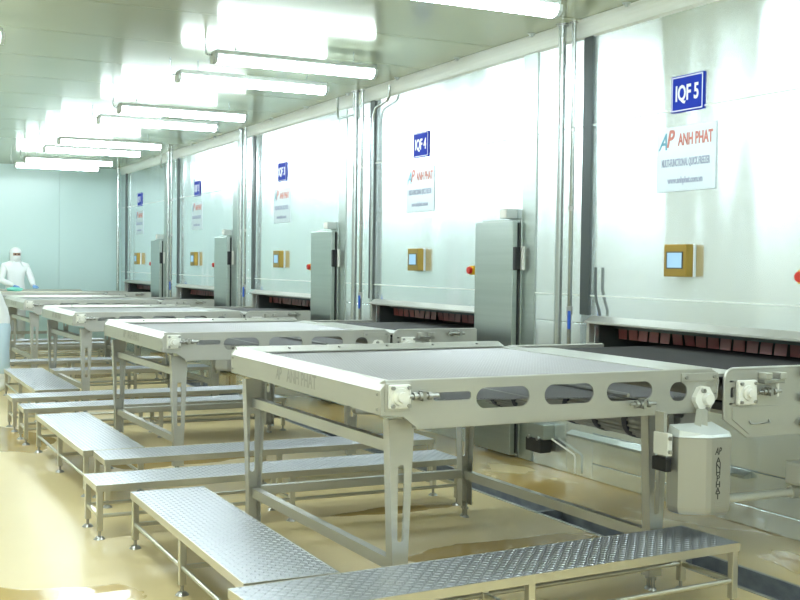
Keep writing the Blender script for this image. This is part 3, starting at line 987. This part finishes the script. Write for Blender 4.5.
def person(loc, rz, arms, lower, label, lean=0):
    """figure of about 1.7 m facing -Y before rotation; arms = {side: (elbow, wrist, hand direction)}"""
    t = empty('person', loc, rz)
    V = [(0, 0, .95), (0, -.01, 1.10), (0, -.02, 1.26), (0, -.01, 1.40), (0, -.015, 1.48), (0, -.02, 1.585)]
    E = [(0, 1), (1, 2), (2, 3), (3, 4), (4, 5)]
    Rr = [(.165, .135), (.155, .125), (.175, .13), (.13, .09), (.062, .062), (.078, .092)]
    for s in (-1, 1):
        b0 = len(V)
        el, wr, hd = arms[s]
        V += [(s*.185, -.005, 1.385), tuple(el), tuple(wr)]
        E += [(3, b0), (b0, b0+1), (b0+1, b0+2)]
        Rr += [.078, .058, .042]
        b0 = len(V)
        V += [(s*.095, 0, .86), (s*.10, -.015, .50), (s*.105, .01, .12)]
        E += [(0, b0), (b0, b0+1), (b0+1, b0+2)]
        Rr += [.105, .085, .075]
    bend = Matrix.Translation((0, 0, .95)) @ Matrix.Rotation(R(lean), 4, 'X') @ Matrix.Translation((0, 0, -.95))
    V = [tuple(bend @ Vector(v)) if v[2] > .97 else v for v in V]
    skin_body('body', V, E, Rr, 'coat', t, 0, 2)
    upper = []
    for s in (-1, 1):
        el, wr, hd = arms[s]
        upper.append(hand(t, wr, hd, -s, 'glove'))
        bt = [(s*.105, .03, .32), (s*.105, .03, .10), (s*.108, -.03, .055), (s*.11, -.14, .045)]
        skin_body('boot', bt, [(0, 1), (1, 2), (2, 3)], [.088, .072, (.056, .055), (.05, .045)], 'boot', t, 0, 2)
    if lower:
        for s in (-1, 1):
            skin_body('trouser_leg', [(s*.095, 0, .84), (s*.10, -.015, .50), (s*.105, .01, .16)], [(0, 1), (1, 2)], [.118, .098, .088], lower, t, 0, 2)
    # hood, face, mask
    hc = (0, -.015, 1.585)
    prof = [(-.20, 1.55), (-.15, 1.15), (-.10, .95), (-.04, 1.02), (.03, 1.04), (.08, .93), (.11, .70), (.13, .38), (.135, .0)]
    h1 = lathe_head('hood', 'coat', t, hc, prof, .092, .112, 24, -48, 228)
    h2 = lathe_head('cap', 'coat', t, hc, [(.035, 1.07), (.06, 1.06), (.09, .93), (.115, .70), (.135, .38), (.14, 0)], .094, .114, 24)
    f = lathe_head('face', 'skin', t, hc, [(-.12, .55), (-.09, .80), (-.04, .92), (.0, .95), (.045, .96), (.07, .9)], .088, .108, 20, 190, 350)
    for s in (-1, 1):
        e = MB().cyl((s*.032, -.118, 1.598), (s*.032, -.125, 1.598), .012, 10)
        e.build('eye', 'black', f)
    MB().prism([(-.012, 1.560), (.012, 1.560), (.008, 1.60), (-.008, 1.60)], 'y', -.135, -.10).build('nose', 'skin', f)
    h3 = lathe_head('mask', 'coat', t, hc, [(-.125, .55), (-.10, .86), (-.05, 1.04), (-.012, 1.06)], .090, .116, 20, 195, 345)
    for o_ in upper + [h1, h2, h3, f] + list(f.children):
        o_.data.transform(bend)
    tag(t, label, 'person')
    return t

# worker behind the last conveyor, both gloved hands on its edge
person((2.74, 20.80, 0), R(8), {1: ((.27, -.08, 1.14), (.24, -.27, 1.045), (0, -1, -.18)), -1: ((-.27, -.06, 1.14), (-.10, -.30, 1.045), (.3, -1, -.15))}, None,
       'worker in white coverall, cap and mask with blue gloves behind the conveyor of bay one')
# worker at the frame edge standing by the nose end of the second conveyor
person((1.60, 13.45, 0), R(-80), {1: ((.27, -.02, 1.12), (.25, -.20, 1.06), (0, -1, -.15)), -1: ((-.27, -.02, 1.12), (-.24, -.20, 1.06), (0, -1, -.15))}, 'trouser',
       'worker in white smock and pale blue trousers beside the conveyor of bay two', lean=30)

# crumpled teal bag on the last conveyor
tb = bmesh.new()
bmesh.ops.create_icosphere(tb, subdivisions=3, radius=1)
for v in tb.verts:
    n_ = 1 + .16 * math.sin(5 * v.co.x + 3 * v.co.y) * math.cos(4 * v.co.z + 2 * v.co.x)
    v.co = Vector((v.co.x * .13 * n_, v.co.y * .09 * n_, max(v.co.z, -.55) * .045 * n_))
tm = bpy.data.meshes.new('teal_bag'); tb.to_mesh(tm); tb.free()
for p in tm.polygons: p.use_smooth = True
tg = obj('teal_bag', tm, 'teal')
tg.location = (2.63, 20.05, .990)
tag(tg, 'crumpled teal plastic bag lying on the conveyor of bay one', 'bag')
